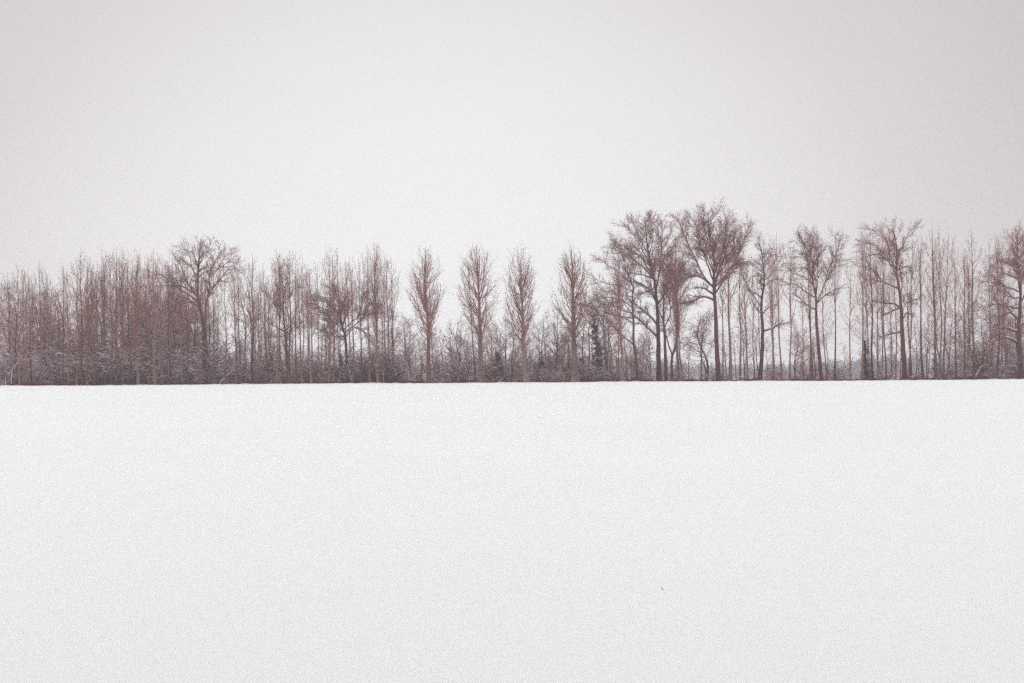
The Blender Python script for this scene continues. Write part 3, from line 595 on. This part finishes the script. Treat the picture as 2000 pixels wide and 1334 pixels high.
ivy_stump(1827, 690, 236, .4, 1200, 'short dark ivy-wrapped stub at the foot of the bent poplar', lean=-2, limbs=2)
ivy_stump(978, 688, 238, 1.0, 2000, 'dark ivy-covered stump with upright limbs, between second and third isolated poplars', lean=-8, limbs=5)
ivy_stump(1058, 703, 238, 1.5, 3200, 'dark rounded ivy mound right of the third isolated poplar', lean=0, limbs=4)
ivy_stump(1138, 700, 238, 1.0, 2000, 'dark ivy clump right behind the thick tan poplar trunk', lean=-3, limbs=3)
ivy_stump(668, 690, 236.2, .5, 1800, 'dark ivy stem against the trunk of the round oak', lean=-3, limbs=1)

# ------------------------------------------------------------------ undergrowth, edge grass, far woodland (uncountable masses)
def stuff(name, VQ, m, **k):
    o = link(name, mesh_np(name, *VQ, m)); set_props(o, kind='stuff', **k); return o
r3 = np.random.default_rng(9)
n = 12000
x = r3.uniform(-112, 112, n); y = r3.uniform(233, 300, n)
pxn = 1000 + x / y * FPX
dens = np.interp(pxn, [-50, 780, 860, 1200, 1260, 1860, 1930, 2050], [1, 1, 1, .95, .75, .75, 1, 1]); clump = .5 + .5 * np.sin(x * .9 + 2 * np.sin(x * .23)) * np.sin(y * .35 + x * .17); keep = r3.random(n) < dens * (.25 + .9 * clump)
x, y, pxn, clump = x[keep], y[keep], pxn[keep], clump[keep]; n = len(x)
h = r3.uniform(.3, 1, n) * (.55 + .75 * clump) * np.interp(pxn, [0, 780, 900, 1240, 1870, 1950], [3.9, 3.5, 3.3, 2.5, 2.6, 3.6])
P = np.empty((n, 4, 3)); P[:, 0] = np.stack([x, y, ground(x, y) - .05], 1); d = np.stack([r3.normal(0, .45, n), r3.normal(0, .45, n), np.ones(n)], 1)
for s in range(1, 4):
    dd = d / np.linalg.norm(d, axis=1, keepdims=True); P[:, s] = P[:, s - 1] + dd * (h / 3)[:, None]; d = d + r3.normal(0, .3, (n, 3)) * np.array([1, 1, .5])
R = np.linspace(.034, .016, 4)[None] * np.ones((n, 1))
P2, R2, _ = grow(P, R, 6, .2, 1., (30, 70), h * .35, up=.02, wob=.2, npts=3, rs=.7, rmin=.014, r=r3)
sel = r3.random(len(P2)) < .3
stuff('undergrowth', merge([tubes(P, R, 3), tubes(P2, R2, 3)]), M['grey_twig'], label='tangle of bare brambles and saplings on the woodland floor', category='undergrowth')
stuff('undergrowth_snow', snow_strips(P2[sel], R2[sel] * 2.0, 1, r3), M['twig_snow'], label='snow caught on the low tangle under the trees', category='snow')

n = 38000
x = r3.uniform(-100, 100, n); y = 229.9 + 2.2 * r3.random(n) + .5 * np.sin(x * 1.3) * np.sin(x * .37); hh = r3.uniform(.16, .42, n) * np.where(r3.random(n) < .03, 2.2, 1) * (1 + .35 * np.sin(x * .7) + .25 * np.sin(x * 2.9)); a = r3.uniform(0, 3.14, n)
z = ground(x, y) - .03; wv = .026
b0 = np.stack([x - np.cos(a) * wv, y - np.sin(a) * wv, z], 1); b1 = np.stack([x + np.cos(a) * wv, y + np.sin(a) * wv, z], 1)
tp = np.stack([x + r3.normal(0, .08, n), y + r3.normal(0, .08, n), z + np.maximum(hh, .05)], 1)
V = np.stack([b0, b1, tp], 1).reshape(-1, 3)
stuff('edge_grass', (V, np.arange(3 * n).reshape(-1, 3)), M['grass'], label='strip of dead reddish grass along the field edge', category='grass')

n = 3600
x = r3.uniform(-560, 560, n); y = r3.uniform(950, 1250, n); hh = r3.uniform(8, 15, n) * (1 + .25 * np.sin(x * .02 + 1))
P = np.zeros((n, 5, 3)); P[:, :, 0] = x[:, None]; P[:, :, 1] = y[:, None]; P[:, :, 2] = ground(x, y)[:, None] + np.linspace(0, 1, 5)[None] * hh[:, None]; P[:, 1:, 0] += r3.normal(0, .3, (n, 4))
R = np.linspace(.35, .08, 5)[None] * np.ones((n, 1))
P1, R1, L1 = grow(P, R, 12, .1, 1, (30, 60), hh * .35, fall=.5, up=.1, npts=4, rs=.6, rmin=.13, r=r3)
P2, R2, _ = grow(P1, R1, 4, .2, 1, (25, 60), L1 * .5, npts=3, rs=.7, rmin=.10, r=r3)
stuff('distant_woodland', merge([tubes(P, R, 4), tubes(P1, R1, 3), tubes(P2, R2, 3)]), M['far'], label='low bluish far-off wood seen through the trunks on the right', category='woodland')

# snow-laden fallen and leaning branches in front of the tangle
fb = [([(428, 746), (443, 734), (458, 722)], .10, 'long snow-covered branch leaning up to the right beneath the forked oak'),
      ([(22, 752), (25, 720), (39, 705)], .09, 'bent snow-covered stem near the left end of the wood'),
      ([(11, 754), (11, 746), (12, 738)], .13, 'short snow-capped stub in front of the wood at the left edge'),
      ([(227, 755), (227, 748), (228, 741)], .10, 'short snow-capped stub in front of the wood left of the forked oak'),
      ([(168, 752), (176, 738), (160, 715)], .08, 'crooked snowy branch beside the tan-trunked poplar on the left'),
      ([(541, 748), (548, 730), (557, 722)], .08, 'snowy leaning branch left of the dark straight tree'),
      ([(678, 715), (683, 726), (688, 748)], .09, 'snow-covered leaning stem right of the round oak trunk'),
      ([(776, 692), (795, 712), (800, 745)], .08, 'snowy arching branch left of the isolated poplars'),
      ([(1904, 740), (1912, 722), (1926, 710)], .09, 'snowy leaning branch left of the right edge oak'),
      ([(246, 682), (258, 676), (276, 672)], .06, None)][:9]
for k, (pts, rad, lb) in enumerate(fb):
    W = np.array([at(px_, py_, 232.0 + .1 * j) for j, (px_, py_) in enumerate(pts)]); lo = int(np.argmin(W[:, 2])); W[lo, 2] = float(ground(W[lo, 0], W[lo, 1])) - .05
    T = resample(W, 12); T[1:-1] += rng.normal(0, .03, (10, 3)); TR = np.linspace(rad, rad * .45, 12) if lo == 0 else np.linspace(rad * .45, rad, 12)
    e = empty('leaning_branch', T[0 if lo == 0 else -1]); set_props(e, label=lb, category='branch'); off = np.array(e.location)[None]
    V, Q = tubes(T[None], TR[None], 6); link('stem', mesh_np('branch_stem', V - off, Q, M['dark_bark']), e)
    P1, R1, L1 = grow(T[None], TR[None], 5, .3, 1, (25, 55), 1.0, up=.1, rmin=.02, r=rng); V, Q = tubes(P1, R1, 3); link('twigs', mesh_np('branch_twigs', V - off, Q, M['dark_twig']), e)
    T2 = T.copy(); T2[:, 2] += TR * .8; T2[:, 1] -= TR * .45; V, Q = tubes(T2[None], TR[None] * .85, 5); c = link('snow_cover', mesh_np('branch_snow', V - off, Q, M['twig_snow']), e)

# ------------------------------------------------------------------ dry stalk poking out of the snow in the foreground
p = at(1293, 1153, 10.0); q = (CAM_Z - float(ground(0, 10.3))) / (CAM_Z - p[2]); Y = 10.0 * q; p = at(1293, 1153, Y); gz = float(ground(p[0], Y))
e = empty('dry_stalk', (p[0], Y, gz)); set_props(e, label='tiny dark dry stalk poking out of the open snow in the foreground', category='plant stalk')
P = np.array([[[0, 0, -.02], [.001, 0, .008], [-.002, .002, .016], [-.006, .003, .024]]]); V, Q = tubes(P, np.array([[.0032, .003, .002, .0012]]), 6); link('stem', mesh_np('stalk_stem', V, Q, M['dark_bark']), e)
P = np.array([[[0, 0, .006], [.006, .001, .012], [.010, .002, .010]]]); V, Q = tubes(P, np.array([[.002, .003, .001]]), 5); link('seed_head', mesh_np('stalk_seed', V, Q, M['dark_twig']), e)
